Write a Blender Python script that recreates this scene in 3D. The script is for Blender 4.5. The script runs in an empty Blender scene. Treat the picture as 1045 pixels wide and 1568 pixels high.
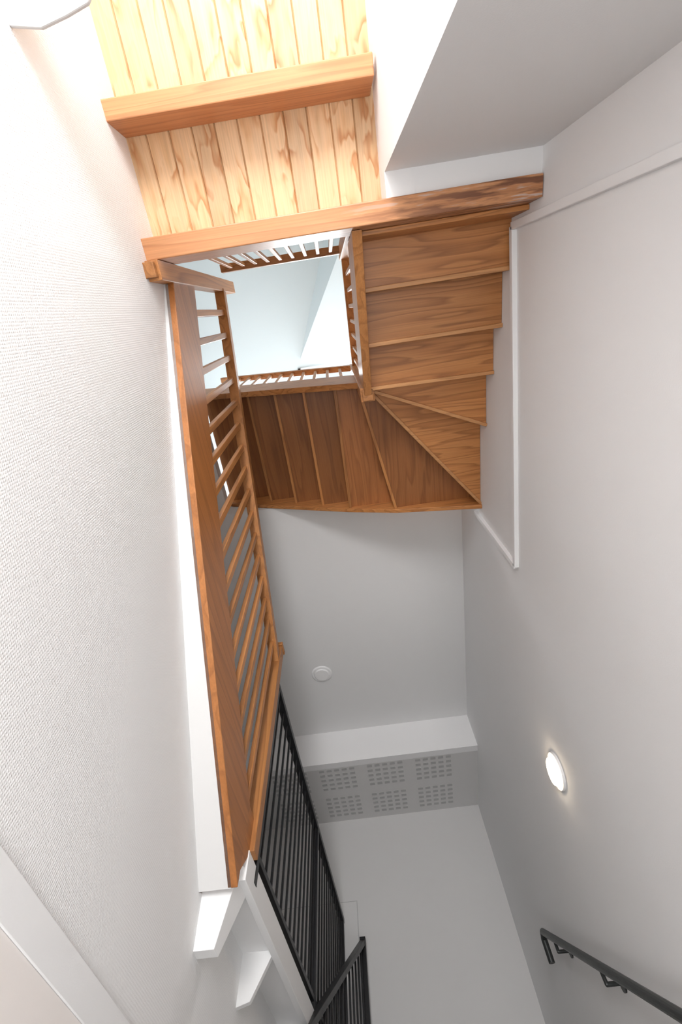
import bpy, bmesh, math
from mathutils import Vector, Matrix
S = bpy.context.scene
S.view_settings.view_transform = 'Standard'
S.view_settings.exposure = 0.14

# ---------------------------------------------------------------- materials
def newmat(name):
    m = bpy.data.materials.new(name); m.use_nodes = True
    nt = m.node_tree
    return m, nt, nt.nodes['Principled BSDF']

def wood(name, axis, light, mid, dark, rings=7.0, cross=9.0, along=1.3, rough=0.42, bumpy=0.15, contrast=1.0, tone=0.25, patch=False, worn=False):
    m, nt, b = newmat(name)
    N, L = nt.nodes, nt.links
    tc = N.new('ShaderNodeTexCoord'); geo = N.new('ShaderNodeNewGeometry')
    mul = N.new('ShaderNodeVectorMath'); mul.operation = 'SCALE'
    mul.inputs[0].default_value = (17.3, 11.7, 23.1)
    L.new(geo.outputs['Random Per Island'], mul.inputs['Scale'])
    add = N.new('ShaderNodeVectorMath'); add.operation = 'ADD'
    L.new(tc.outputs['Object'], add.inputs[0]); L.new(mul.outputs[0], add.inputs[1])
    def mapped(c, a):
        mp = N.new('ShaderNodeMapping')
        sc = [c, c, c]; sc[axis] = a
        mp.inputs['Scale'].default_value = sc
        L.new(add.outputs[0], mp.inputs['Vector']); return mp
    m1 = mapped(cross, along)
    n1 = N.new('ShaderNodeTexNoise'); n1.inputs['Scale'].default_value = 1.0
    n1.inputs['Detail'].default_value = 3.0 if patch else 2.0; n1.inputs['Roughness'].default_value = .45 if patch else .4
    L.new(m1.outputs[0], n1.inputs['Vector'])
    mm = N.new('ShaderNodeMath'); mm.operation = 'MULTIPLY'; mm.inputs[1].default_value = rings
    L.new(n1.outputs['Fac'], mm.inputs[0])
    fr = N.new('ShaderNodeMath'); fr.operation = 'FRACT'; L.new(mm.outputs[0], fr.inputs[0])
    cr = N.new('ShaderNodeValToRGB'); e = cr.color_ramp.elements
    def lerp(a, c, t): return tuple(a[i]+(c[i]-a[i])*t for i in range(3))+(1,)
    e[0].position = 0; e[0].color = lerp(light, mid, 0.0)
    e[1].position = .55; e[1].color = lerp(light, mid, .45*contrast)
    k = cr.color_ramp.elements.new(.88); k.color = lerp(light, dark, (.85 if patch else .6)*contrast)
    k = cr.color_ramp.elements.new(1.0); k.color = lerp(light, mid, .1)
    L.new(fr.outputs[0], cr.inputs['Fac'])
    col = cr.outputs['Color']
    if patch:   # resin-rich cathedral patches, pale wood in between
        mp = mapped(15, 3.6)
        n3 = N.new('ShaderNodeTexNoise'); n3.inputs['Scale'].default_value = 1.0; n3.inputs['Detail'].default_value = 2
        L.new(mp.outputs[0], n3.inputs['Vector'])
        mr = N.new('ShaderNodeMapRange'); mr.inputs['From Min'].default_value=.45; mr.inputs['From Max'].default_value=.58
        mr.inputs['To Min'].default_value=.15
        L.new(n3.outputs['Fac'], mr.inputs['Value'])
        mx = N.new('ShaderNodeMix'); mx.data_type='RGBA'; mx.inputs[6].default_value=(*light,1)
        L.new(mr.outputs[0], mx.inputs[0]); L.new(col, mx.inputs[7]); col = mx.outputs[2]
    if worn:    # weathered, stained stretch of the beam with paint residue
        sp = N.new('ShaderNodeSeparateXYZ'); L.new(tc.outputs['Object'], sp.inputs[0])
        rx = N.new('ShaderNodeMapRange'); rx.inputs['From Min'].default_value=.0; rx.inputs['From Max'].default_value=.6
        L.new(sp.outputs['X'], rx.inputs['Value'])
        mp = mapped(45, 5)
        n4 = N.new('ShaderNodeTexNoise'); n4.inputs['Scale'].default_value = 1.0; n4.inputs['Detail'].default_value = 4
        L.new(mp.outputs[0], n4.inputs['Vector'])
        ra = N.new('ShaderNodeMapRange'); ra.inputs['From Min'].default_value=.46; ra.inputs['From Max'].default_value=.56
        L.new(n4.outputs['Fac'], ra.inputs['Value'])
        q = N.new('ShaderNodeMath'); q.operation='MULTIPLY'; L.new(rx.outputs[0], q.inputs[0]); L.new(ra.outputs[0], q.inputs[1])
        mx = N.new('ShaderNodeMix'); mx.data_type='RGBA'; mx.inputs[7].default_value=(.22,.085,.04,1)
        L.new(q.outputs[0], mx.inputs[0]); L.new(col, mx.inputs[6])
        rb = N.new('ShaderNodeMapRange'); rb.inputs['From Min'].default_value=.42; rb.inputs['From Max'].default_value=.37
        L.new(n4.outputs['Fac'], rb.inputs['Value'])
        q2 = N.new('ShaderNodeMath'); q2.operation='MULTIPLY'; L.new(rx.outputs[0], q2.inputs[0]); L.new(rb.outputs[0], q2.inputs[1])
        mx2 = N.new('ShaderNodeMix'); mx2.data_type='RGBA'; mx2.inputs[7].default_value=(.6,.46,.40,1)
        L.new(q2.outputs[0], mx2.inputs[0]); L.new(mx.outputs[2], mx2.inputs[6]); col = mx2.outputs[2]
    m2 = mapped(170, 3.0)
    n2 = N.new('ShaderNodeTexNoise'); n2.inputs['Scale'].default_value = 1.0; n2.inputs['Detail'].default_value = 3
    L.new(m2.outputs[0], n2.inputs['Vector'])
    r2 = N.new('ShaderNodeMapRange'); r2.inputs['From Min'].default_value=.3; r2.inputs['From Max'].default_value=.7
    r2.inputs['To Min'].default_value=.86; r2.inputs['To Max'].default_value=1.06
    L.new(n2.outputs['Fac'], r2.inputs['Value'])
    r3 = N.new('ShaderNodeMapRange'); r3.inputs['To Min'].default_value=1-tone; r3.inputs['To Max'].default_value=1+tone*.3
    L.new(geo.outputs['Random Per Island'], r3.inputs['Value'])
    pm = N.new('ShaderNodeMath'); pm.operation='MULTIPLY'
    L.new(r2.outputs[0], pm.inputs[0]); L.new(r3.outputs[0], pm.inputs[1])
    sc = N.new('ShaderNodeVectorMath'); sc.operation='SCALE'
    L.new(col, sc.inputs[0]); L.new(pm.outputs[0], sc.inputs['Scale'])
    L.new(sc.outputs[0], b.inputs['Base Color'])
    b.inputs['Roughness'].default_value = rough
    bp = N.new('ShaderNodeBump'); bp.inputs['Strength'].default_value = bumpy; bp.inputs['Distance'].default_value=.002
    L.new(n2.outputs['Fac'], bp.inputs['Height']); L.new(bp.outputs[0], b.inputs['Normal'])
    return m

def plaster(name, col, scale=220, strength=.25, weave=False):
    m, nt, b = newmat(name); N, L = nt.nodes, nt.links
    tc = N.new('ShaderNodeTexCoord')
    n = N.new('ShaderNodeTexNoise'); n.inputs['Scale'].default_value = scale; n.inputs['Detail'].default_value = 2
    L.new(tc.outputs['Object'], n.inputs['Vector'])
    h = n.outputs['Fac']
    if weave:
        w = N.new('ShaderNodeTexWave'); w.inputs['Scale'].default_value = 45; w.bands_direction='Z'
        w.inputs['Distortion'].default_value = 1.5; w.inputs['Detail'].default_value=2
        L.new(tc.outputs['Object'], w.inputs['Vector'])
        w2 = N.new('ShaderNodeTexWave'); w2.inputs['Scale'].default_value = 45; w2.bands_direction='Y'
        w2.inputs['Distortion'].default_value = 1.5
        L.new(tc.outputs['Object'], w2.inputs['Vector'])
        mx = N.new('ShaderNodeMath'); mx.operation='MULTIPLY'
        L.new(w.outputs['Fac'], mx.inputs[0]); L.new(w2.outputs['Fac'], mx.inputs[1])
        ad = N.new('ShaderNodeMath'); ad.operation='ADD'
        L.new(mx.outputs[0], ad.inputs[0]); L.new(n.outputs['Fac'], ad.inputs[1]); h = ad.outputs[0]
    bp = N.new('ShaderNodeBump'); bp.inputs['Strength'].default_value = strength; bp.inputs['Distance'].default_value=.001
    L.new(h, bp.inputs['Height']); L.new(bp.outputs[0], b.inputs['Normal'])
    n2 = N.new('ShaderNodeTexNoise'); n2.inputs['Scale'].default_value = 1.3
    L.new(tc.outputs['Object'], n2.inputs['Vector'])
    r = N.new('ShaderNodeMapRange'); r.inputs['To Min'].default_value=.98; r.inputs['To Max'].default_value=1.02
    L.new(n2.outputs['Fac'], r.inputs['Value'])
    sc = N.new('ShaderNodeVectorMath'); sc.operation='SCALE'; sc.inputs[0].default_value = col
    L.new(r.outputs[0], sc.inputs['Scale']); L.new(sc.outputs[0], b.inputs['Base Color'])
    b.inputs['Roughness'].default_value = .75
    return m

def plain(name, col, rough=.5, metal=0):
    m, nt, b = newmat(name); N, L = nt.nodes, nt.links
    n = N.new('ShaderNodeTexNoise'); n.inputs['Scale'].default_value = 30
    r = N.new('ShaderNodeMapRange'); r.inputs['To Min'].default_value=rough*.85; r.inputs['To Max'].default_value=min(1,rough*1.15)
    L.new(n.outputs['Fac'], r.inputs['Value']); L.new(r.outputs[0], b.inputs['Roughness'])
    b.inputs['Base Color'].default_value = (*col, 1); b.inputs['Metallic'].default_value = metal
    return m

def emis(name, col, st):
    m, nt, b = newmat(name)
    b.inputs['Emission Color'].default_value = (*col, 1); b.inputs['Emission Strength'].default_value = st
    b.inputs['Base Color'].default_value = (*col, 1)
    return m

BL, BM, BD = (.70,.47,.27), (.62,.33,.13), (.45,.16,.03)
M_board = wood('pine_boards', 1, BL, BM, BD, rings=8, cross=9, along=2.6, contrast=.95, tone=.14, patch=True)
WL, WM, WD = (.56,.245,.08), (.45,.17,.048), (.22,.07,.018)
M_wx = wood('oiled_wood_x', 0, WL, WM, WD, rings=9, cross=10, along=.8, contrast=1.0)
M_wy = wood('oiled_wood_y', 1, WL, WM, WD, rings=7, cross=10, along=.8, contrast=.8)
M_wz = wood('oiled_wood_z', 2, WL, WM, WD, rings=7, cross=10, along=.8, contrast=.8)
M_edge = wood('tread_edge_wood', 0, (.64,.32,.13), (.56,.26,.095), WD, rings=5, cross=10, along=.8, contrast=.5, tone=.1)
M_wshade = wood('shaded_oiled_wood_y', 1, (.40,.155,.048), (.32,.11,.032), (.17,.055,.015), rings=7, cross=10, along=.8, contrast=.8)  # same oiled wood, the far treads' dimmer light put into its colour
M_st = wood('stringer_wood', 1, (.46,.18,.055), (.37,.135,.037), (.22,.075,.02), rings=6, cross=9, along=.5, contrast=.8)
LL, LM, LD = (.64,.30,.135), (.54,.22,.085), (.34,.11,.035)
M_bx = wood('beam_wood', 0, LL, LM, LD, rings=9, cross=12, along=.5, contrast=.7)
M_bw = wood('worn_beam_wood', 0, LL, LM, LD, rings=9, cross=12, along=.5, contrast=.8, worn=True)
M_wall = plaster('white_plaster', (.875,.875,.88))
M_weave = plaster('white_woven_wallcover', (.875,.875,.875), strength=.6, weave=True)
M_white = plaster('white_paint', (.88,.88,.885), strength=.08)
M_ceil = plaster('ceiling_paint', (.82,.82,.82), strength=.1)
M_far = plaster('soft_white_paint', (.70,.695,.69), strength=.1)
M_attic = plaster('attic_paint', (.80,.87,.885), strength=.08)
M_cream = plaster('cream_paint', (.87,.82,.79), strength=.08)
M_black = plain('black_metal', (.012,.013,.015), .4, .3)
M_rail = plain('grey_metal', (.05,.055,.055), .4, .6)
M_hole = plain('perforation_dark', (.48,.48,.48), .9)
M_floor = plaster('grey_floor', (.42,.40,.37))
M_lamp = emis('lamp_glow', (1,.80,.56), 18)

# ---------------------------------------------------------------- mesh builder
class MB:
    def __init__(s, name):
        s.name=name; s.bm=bmesh.new(); s.mats=[]
    def mi(s, m):
        if m not in s.mats: s.mats.append(m)
        return s.mats.index(m)
    def hull(s, vs, faces, mat):
        v=[s.bm.verts.new(p) for p in vs]; i=s.mi(mat)
        for f in faces:
            fc=s.bm.faces.new([v[k] for k in f]); fc.material_index=i
    def box(s, x0,x1,y0,y1,z0,z1,mat):
        vs=[(x,y,z) for x in (x0,x1) for y in (y0,y1) for z in (z0,z1)]
        s.hull(vs,[(0,1,3,2),(4,6,7,5),(0,4,5,1),(2,3,7,6),(0,2,6,4),(1,5,7,3)],mat)
    def prism(s, poly, axis, a0, a1, mat):
        def P(p,a):
            q=list(p); q.insert(axis,a); return tuple(q)
        n=len(poly); vs=[P(p,a0) for p in poly]+[P(p,a1) for p in poly]
        fs=[tuple(range(n))[::-1], tuple(range(n,2*n))]+[(i,(i+1)%n,n+(i+1)%n,n+i) for i in range(n)]
        s.hull(vs,fs,mat)
    def bar(s, p, q, w, h, mat, up=(0,0,1)):
        p=Vector(p); q=Vector(q); d=(q-p).normalized(); u=Vector(up)
        if abs(d.dot(u))>.98: u=Vector((0,1,0))
        r=d.cross(u).normalized(); t=r.cross(d)
        vs=[]
        for c in (p,q):
            for a,b in ((-1,-1),(1,-1),(1,1),(-1,1)):
                vs.append(tuple(c+r*a*w/2+t*b*h/2))
        s.hull(vs,[(3,2,1,0),(4,5,6,7),(0,1,5,4),(1,2,6,5),(2,3,7,6),(3,0,4,7)],mat)
    def tube(s, pts, r, mat, n=14):
        for a,b in zip(pts[:-1],pts[1:]):
            a=Vector(a); b=Vector(b); d=(b-a)
            M=Matrix.Translation((a+b)/2) @ d.to_track_quat('Z','Y').to_matrix().to_4x4()
            g=bmesh.ops.create_cone(s.bm,cap_ends=True,segments=n,radius1=r,radius2=r,depth=d.length,matrix=M)
            i=s.mi(mat)
            for v in g['verts']:
                for f in v.link_faces: f.material_index=i
        for c in pts[1:-1]:
            g=bmesh.ops.create_uvsphere(s.bm,u_segments=n,v_segments=8,radius=r,matrix=Matrix.Translation(c))
            for v in g['verts']:
                for f in v.link_faces: f.material_index=s.mi(mat)
    def done(s, bevel=0, smooth=False):
        bmesh.ops.recalc_face_normals(s.bm, faces=s.bm.faces)
        me=bpy.data.meshes.new(s.name); s.bm.to_mesh(me); s.bm.free()
        for m in s.mats: me.materials.append(m)
        if smooth:
            for p in me.polygons: p.use_smooth=True
        o=bpy.data.objects.new(s.name,me); S.collection.objects.link(o)
        if bevel:
            b=o.modifiers.new('bevel','BEVEL'); b.width=bevel; b.segments=2; b.limit_method='ANGLE'
        return o

XL=-.675; XR=.886; YF=5.1; FL=-1.4; HB=2.0; H=2.163

# ---------------------------------------------------------------- room shell
m=MB('floor'); m.box(-2,1.0,-3,YF,FL-.1,FL,M_floor); m.done()

m=MB('wall_right')
m.box(XR,XR+.15,-3.0,YF+.15,FL,5.7,M_wall)
m.done()
m=MB('trim_1')
path=[(-.215,FL),(-.215,2.27),(1.485,2.115),(1.485,2.86)]
for a,b in zip(path[:-1],path[1:]):
    m.bar((XR-.010,a[0],a[1]),(XR-.010,b[0],b[1]),.032,.026,M_white,up=(1,0,0))
m.done(.003)

m=MB('wall_far'); m.box(-1.85,XR,YF,YF+.15,FL,5.7,M_far); m.done()
m=MB('door_1')   # flush service door outline
xd=-.507; zt=2.19
m.box(-1.3,xd,YF-.006,YF,1.07,zt,M_far)
m.box(xd,xd+.006,YF-.004,YF,1.07,zt+.006,M_hole); m.box(-1.3,xd,YF-.004,YF,zt,zt+.006,M_hole)
m.done()

def zs(y): return 2.02-.59*y
YE=1.90
m=MB('wall_left')
def wallseg(x0,y0,x1,y1,za0,za1,t=.12,mat=M_weave):
    vs=[(x0,y0,FL),(x1,y1,FL),(x1,y1,za1),(x0,y0,za0),(x0-t,y0,FL),(x1-t,y1,FL),(x1-t,y1,za1),(x0-t,y0,za0)]
    m.hull(vs,[(0,1,2,3),(7,6,5,4),(0,4,5,1),(3,2,6,7),(0,3,7,4),(1,5,6,2)],mat)
XE=-.785
wallseg(XL,-3.0,XL,-.25,H+.04,H+.04)
wallseg(XL,-.25,XE,YE,zs(-.25),zs(YE))
wallseg(XE,YE,-.80,2.12,zs(YE),.98)
wallseg(-.80,2.12,-.82,YF,.98,.98)
vs=[(-.66,-.25,zs(-.25)),(-.66,YE,zs(YE)),(-.83,YE,zs(YE)),(-.83,-.25,zs(-.25))]
vs+= [(x,y,z+.02) for x,y,z in vs]
m.hull(vs,[(0,1,2,3),(7,6,5,4),(0,4,5,1),(1,5,6,2),(2,6,7,3),(3,7,4,0)],M_far)
m.done()
m=MB('door_2')
def xw(y): return XL+(XE-XL)*(y+.25)/(YE+.25)
ya,yb=-.1,1.8
vs=[(xw(ya)+.004,ya,FL),(xw(yb)+.004,yb,FL),(xw(yb)+.004,yb,.41),(xw(ya)+.004,ya,.41)]
vs+=[(x-.01,y,z) for x,y,z in vs]
m.hull(vs,[(0,1,2,3),(7,6,5,4),(0,4,5,1),(1,5,6,2),(2,6,7,3),(3,7,4,0)],M_cream)
m.bar((xw(-.17)+.002,-.17,.445),(xw(yb+.07)+.002,yb+.07,.445),.010,.07,M_wall)
m.done(.002)

# gallery floor slab, end block, joists, fascia
m=MB('gallery_floor')
m.box(-1.7,-.64,2.1,YF,.98,1.06,M_white)
vs=[(-.81,1.98,.76),(-.715,1.98,.76),(-.645,1.93,1.0),(-.80,1.93,.97),(-.81,2.04,.76),(-.715,2.04,.76),(-.645,2.10,1.0),(-.80,2.10,.98)]
m.hull(vs,[(0,1,2,3),(7,6,5,4),(0,4,5,1),(1,5,6,2),(2,6,7,3),(3,7,4,0)],M_white)
m.box(-.665,-.632,1.97,YF,.955,1.06,M_white)
for y in (2.62,3.5,4.4):
    m.prism([(-.83,.80),(-.745,.82),(-.665,.96),(-.665,.99),(-.83,.99)],1,y,y+.03,M_ceil)
m.done(.002)

m=MB('wall_back')
m.box(.290,XR,-.56,-.432,FL,HB+.02,M_wall)
m.box(.290,.40,-3.0,-.56,FL,H+.04,M_wall)
m.box(.290,.40,-.56,-.34,HB+.02,H+.04,M_wall)
m.box(XL-.12,.40,-3.12,-3.0,FL,H+.04,M_wall)
m.done()
m=MB('ceiling_back'); m.box(.40,XR,-1.6,-.335,HB+.02,2.2,M_white); m.box(.289,.40,-.432,-.345,HB+.018,HB+.03,M_white); m.done()
m=MB('curtain_valance')
m.prism([(XL,-.735),(-.60,-.722),(-.53,-.735),(-.47,-.75),(-.43,-.79),(-.42,-.86),(-.42,-1.0),(XL,-1.0)],2,1.5,1.515,M_far)
m.done(.004)

# upper level enclosure
m=MB('wall_upper_left'); m.box(-1.85,-1.7,-3.1,YF,.9,5.7,M_wall); m.done()
m=MB('wall_upper_back'); m.box(-1.85,XR,-1.75,-1.6,2.2,5.7,M_attic); m.done()
m=MB('wall_upper_far'); m.box(-1.7,XR,3.0,3.1,3.45,5.7,M_attic); m.done()
m=MB('ceiling_attic')
sx0,sx1,sy0,sy1=-.45,.45,.60,1.5
m.box(-1.7,sx0,-1.6,3.0,5.6,5.7,M_attic); m.box(sx1,XR,-1.6,3.0,5.6,5.7,M_attic)
m.box(sx0,sx1,-1.6,sy0,5.6,5.7,M_attic); m.box(sx0,sx1,sy1,3.0,5.6,5.7,M_attic)
# hipped dormer plane
vs=[(-.40,.50,5.60),(XR,.50,5.15),(XR,-1.6,4.2),(.45,-1.6,5.60),(XR,.5,5.65),(XR,-1.6,5.65)]
m.hull(vs,[(0,1,2,3),(0,4,1),(3,2,5),(0,3,5,4),(1,4,5,2)],M_attic)
m.done()
m=MB('window_1')
for a in ((sx0,sx0+.04,sy0,sy1),(sx1-.04,sx1,sy0,sy1),(sx0,sx1,sy0,sy0+.04),(sx0,sx1,sy1-.04,sy1)):
    m.box(*a,5.58,5.74,M_white)
m.done(.004)
m=MB('ceiling_gallery')
m.box(-1.7,XR,1.405,4.12,3.28,3.45,M_ceil)
m.box(-1.7,-1.06,.45,1.405,3.36,3.45,M_ceil)
m.box(-1.7,XR,4.12,4.20,2.92,3.30,M_white)
m.done()
m=MB('acoustic_ceiling')
m.box(-1.7,XR,4.20,YF,2.925,3.0,M_far)
for gi in range(-2,3):
    for gj in range(2):
        gx=-.74+gi*.495; gy=4.22+gj*.46
        if gx+.37>XR or gx<-1.7: continue
        for a in range(5):
            for b in range(5):
                x=gx+a*.078; y=gy+b*.072
                m.box(x,x+.052,y,y+.036,2.9225,2.926,M_hole)
m.done()
m=MB('smoke_detector')
bmesh.ops.create_cone(m.bm,cap_ends=True,segments=40,radius1=.095,radius2=.105,depth=.012,matrix=Matrix.Translation((-.557,3.27,3.274)))
bmesh.ops.create_cone(m.bm,cap_ends=True,segments=40,radius1=.070,radius2=.078,depth=.016,matrix=Matrix.Translation((-.557,3.27,3.264)))
m.mi(M_white); m.done(.003)

# ---------------------------------------------------------------- landing boards and beams
m=MB('ceiling_boards')
n=11; xa=XL-.012; w=(.300-xa)/n
for i in range(n):
    x0=xa+i*w
    m.prism([(x0,H+.007),(x0+.004,H),(x0+w-.004,H),(x0+w,H+.007),(x0+w,H+.035),(x0,H+.035)],1,-3.0,-.335,M_board)
m.done()
m=MB('ceiling_beam'); m.box(XL-.003,.279,-.765,-.702,HB,H+.001,M_bx); m.done(.004)
m=MB('landing_beam'); m.box(XL-.02,XR-.002,-.347,-.270,HB,2.215,M_bw); m.done(.004)

# ---------------------------------------------------------------- winder staircase
m=MB('winder_staircase')
Zt=[2.31,2.415,2.535,2.655,2.775,2.895,3.015,3.135,3.255,3.375,3.495]
YW=1.376; XI=.185; YI=.45; XS=XR-.001
polys=[
 [(XI,-.268),(XS,-.268),(XS,-.053),(XI,-.053)],
 [(XI,-.053),(XS,-.053),(XS,.200),(XI,.200)],
 [(XI,.200),(XS,.200),(XS,.45),(XI,.44)],
 [(XI,.44),(XS,.45),(XS,.783),(.17,.46)],
 [(.17,.46),(XS,.783),(XS,YW)],
 [(.17,.46),(XS,YW),(.30,YW),(.13,.46)],
 [(.13,.46),(.30,YW),(-.03,YW),(-.02,YI)],
 [(-.02,YI),(-.03,YW),(-.24,YW),(-.24,YI)],
 [(-.24,YI),(-.24,YW),(-.46,YW),(-.46,YI)],
 [(-.46,YI),(-.46,YW),(-.68,YW),(-.68,YI)],
 [(-.68,YI),(-.68,YW),(-1.05,YW),(-1.05,YI)],
]
edges=[((XI,-.053),(XS,-.053)),((XI,.2),(XS,.2)),((XI,.44),(XS,.45)),((.17,.46),(XS,.783)),((.17,.46),(XS,YW)),
 ((.13,.46),(.30,YW)),((-.02,YI),(-.03,YW)),((-.24,YI),(-.24,YW)),((-.46,YI),(-.46,YW)),((-.68,YI),(-.68,YW))]
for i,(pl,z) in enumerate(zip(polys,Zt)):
    m.prism(pl,2,z,z+.032,M_wx if i<5 else M_wshade)
for i,(a,b) in enumerate(edges):
    z0=Zt[i]-.016; z1=Zt[i+1]
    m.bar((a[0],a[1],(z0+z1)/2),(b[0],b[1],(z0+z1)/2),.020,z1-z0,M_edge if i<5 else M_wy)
m.box(XI,XS,-.269,-.250,2.12,2.345,M_wx)
m.prism([(-.268,2.06),(.47,2.50),(.47,2.86),(-.268,2.42)],0,.145,.187,M_wy)
m.box(.125,.205,.43,.51,2.53,3.75,M_wz); m.box(.135,.195,.44,.50,2.50,2.53,M_wz)
m.box(.13,.20,-.345,-.275,2.216,3.3,M_wz)
m.prism([(.13,2.78),(-1.05,3.30),(-1.05,3.62),(.13,3.14)],1,.435,.472,M_wx)
m.prism([(XS,2.74),(.30,2.86),(-.05,2.99),(-1.05,3.44),(-1.05,3.70),(-.05,3.28),(.30,3.10),(XS,2.98)],1,YW-.002,YW+.027,M_wx)
m.bar((.166,-.3,3.22),(.166,.47,3.66),.05,.045,M_wy)
m.bar((.166,.455,3.68),(-1.05,.455,4.22),.045,.05,M_wx)
for k in range(7):
    y=-.2+k*.095; m.box(.157,.175,y,y+.022,2.42+(y+.27)*.59,3.24+(y+.3)*.57,M_wz)
for k in range(11):
    x=.05-k*.1; m.box(x-.024,x,.446,.464,3.12+(.13-x)*.41,3.68+(.166-x)*.44,M_wz)
m.bar((-.62,-.32,3.15),(.166,-.32,3.15),.045,.05,M_wx)
for k in range(9):
    x=-.56+k*.078; m.box(x,x+.022,-.329,-.311,2.215,3.14,M_wz)
m.done(.003)

# ---------------------------------------------------------------- left wooden flight with railing
m=MB('wooden_staircase')
def zr(y): return 3.07-.43*(y+.1)
m.prism([(-.25,zs(-.25)),(YE,zs(YE)),(YE,zs(YE)+.30),(-.25,zs(-.25)+.33)],0,XL,-.635,M_st)
m.box(-.70,-.625,-.268,-.195,1.97,3.5,M_wz)
m.box(-.69,-.635,-.26,-.205,1.94,1.97,M_wz)
m.box(-.685,-.615,1.98,2.05,1.06,2.28,M_wz)
m.prism([(1.88,zs(1.88)+.02),(2.0,1.065),(2.0,1.19),(1.88,zs(1.88)+.29)],0,-.67,-.636,M_st)
m.box(-.692,-.608,1.97,2.06,2.28,2.31,M_wz)
m.bar((-.65,-.2,zr(-.2)),(-.65,2.0,zr(2.0)),.06,.055,M_wy)
for k in range(16):
    y=-.09+k*.130
    m.box(-.663,-.639,y,y+.034,zs(y)+.28,zr(y+.02)-.01,M_wz)
for k in range(10):
    y1=2.0-k*.225; z=1.06+(k+1)*.115
    m.box(-1.68,-.676,y1-.24,y1,z,z+.03,M_wx)
    m.box(-1.68,-.676,y1-.02,y1,z-.115,z,M_wx)
m.done(.003)
m=MB('landing_floor'); m.box(-1.7,XR,-3.1,-.345,2.2,2.22,M_board); m.box(-1.7,-.80,-1.6,-.30,2.17,2.2,M_board); m.done()

# ---------------------------------------------------------------- black metal guard
m=MB('metal_railing')
m.box(-.672,-.628,2.07,5.08,2.03,2.065,M_black)
m.box(-.665,-.635,2.07,5.08,1.10,1.125,M_black)
y=2.2
while y<5.0:
    m.box(-.656,-.644,y,y+.014,1.11,2.05,M_black); y+=.115
for y in (2.09,3.6,5.03):
    m.box(-.67,-.63,y,y+.04,1.0,2.05,M_black)
a=Vector((-.46,4.98,1.85)); b=Vector((-.66,3.2,.82))
m.bar(a,b,.045,.035,M_black)
m.bar(a-Vector((0,0,.85)),b-Vector((0,0,.85)),.03,.02,M_black)
m.box(-.485,-.435,4.96,5.0,.7,1.88,M_black)
for k in range(1,16):
    p=a.lerp(b,k/16); m.box(p.x-.007,p.x+.007,p.y-.008,p.y+.008,p.z-.85,p.z,M_black)
m.done(.002)

# ---------------------------------------------------------------- handrail on right wall
m=MB('wall_handrail')
p0=Vector((.815,3.77,1.353)); d=Vector((0,-1,-.511))
m.tube([p0+Vector((0,.05,-.13)),p0+Vector((0,.04,-.02)),p0,p0+d*2.6],.019,M_rail)
for t in (.22,.9,1.7,2.4):
    c=p0+d*t
    m.tube([c,c+Vector((0,0,-.06)),Vector((XR,c.y,c.z-.06))],.009,M_rail)
    m.tube([Vector((XR-.008,c.y,c.z-.06)),Vector((XR,c.y,c.z-.06))],.032,M_rail)
m.done(smooth=False)

# ---------------------------------------------------------------- wall light
m=MB('wall_light')
Rm=Matrix.Translation((XR-.006,2.41,1.505)) @ Matrix.Rotation(-math.pi/2,4,'Y')
g=bmesh.ops.create_cone(m.bm,cap_ends=True,segments=48,radius1=.094,radius2=.090,depth=.012,matrix=Rm)
m.mi(M_white)
Rm=Matrix.Translation((XR-.022,2.41,1.505)) @ Matrix.Rotation(-math.pi/2,4,'Y')
g=bmesh.ops.create_cone(m.bm,cap_ends=True,segments=48,radius1=.078,radius2=.064,depth=.020,matrix=Rm)
i=m.mi(M_lamp)
for v in g['verts']:
    for f in v.link_faces: f.material_index=i
m.done()

# ---------------------------------------------------------------- lower flight (under the view)
m=MB('lower_staircase')
for k in range(14):
    y=.6+k*.28; z=FL+(k+1)*.15
    m.box(-.42,XR-.005,y,YF-.005 if k==13 else y+.29,z-.15,z,M_floor)
m.done()

# ---------------------------------------------------------------- lights
def area(name,loc,target,sx,sy,e,col):
    l=bpy.data.lights.new(name,'AREA'); l.shape='RECTANGLE'; l.size=sx; l.size_y=sy; l.energy=e; l.color=col
    o=bpy.data.objects.new(name,l); S.collection.objects.link(o); o.location=loc
    o.rotation_euler=(Vector(target)-Vector(loc)).to_track_quat('-Z','Y').to_euler(); return o
area('skylight_daylight',(0,1.05,5.72),(0,1.05,0),.8,.85,78,(.92,.97,1))
area('attic_fill',(-1.1,2.6,4.3),(-.3,.3,5.3),.8,.8,15,(.93,.98,1))  # added fill lamp out of view, whitens the attic surfaces
area('back_window_daylight',(-.2,-2.8,.1),(-.05,0,.7),.8,1.2,104,(1,1,1))
area('hall_fill',(.0,-.25,-1.25),(.25,.0,1.2),1.2,.6,23,(1,1,1))  # extra fill lamp below the frame, added to lift overall brightness
w=bpy.data.worlds.new('world'); S.world=w; w.use_nodes=True
w.node_tree.nodes['Background'].inputs[0].default_value=(.85,.93,1,1)
w.node_tree.nodes['Background'].inputs[1].default_value=1.0

# ---------------------------------------------------------------- camera
cd=bpy.data.cameras.new('camera'); cam=bpy.data.objects.new('camera',cd); S.collection.objects.link(cam)
cd.sensor_fit='HORIZONTAL'; cd.sensor_width=24; cd.lens=24*1000/1568; cd.clip_start=.02
r=Vector((.9897,.1409,-.0308)).normalized(); f=Vector((-.0319,.4217,.9060)).normalized()
r=(r-f*r.dot(f)).normalized(); u=r.cross(f)
Mx=Matrix.Identity(4)
for i in range(3):
    Mx[i][0]=r[i]; Mx[i][1]=u[i]; Mx[i][2]=-f[i]
cam.matrix_world=Mx
S.camera=cam
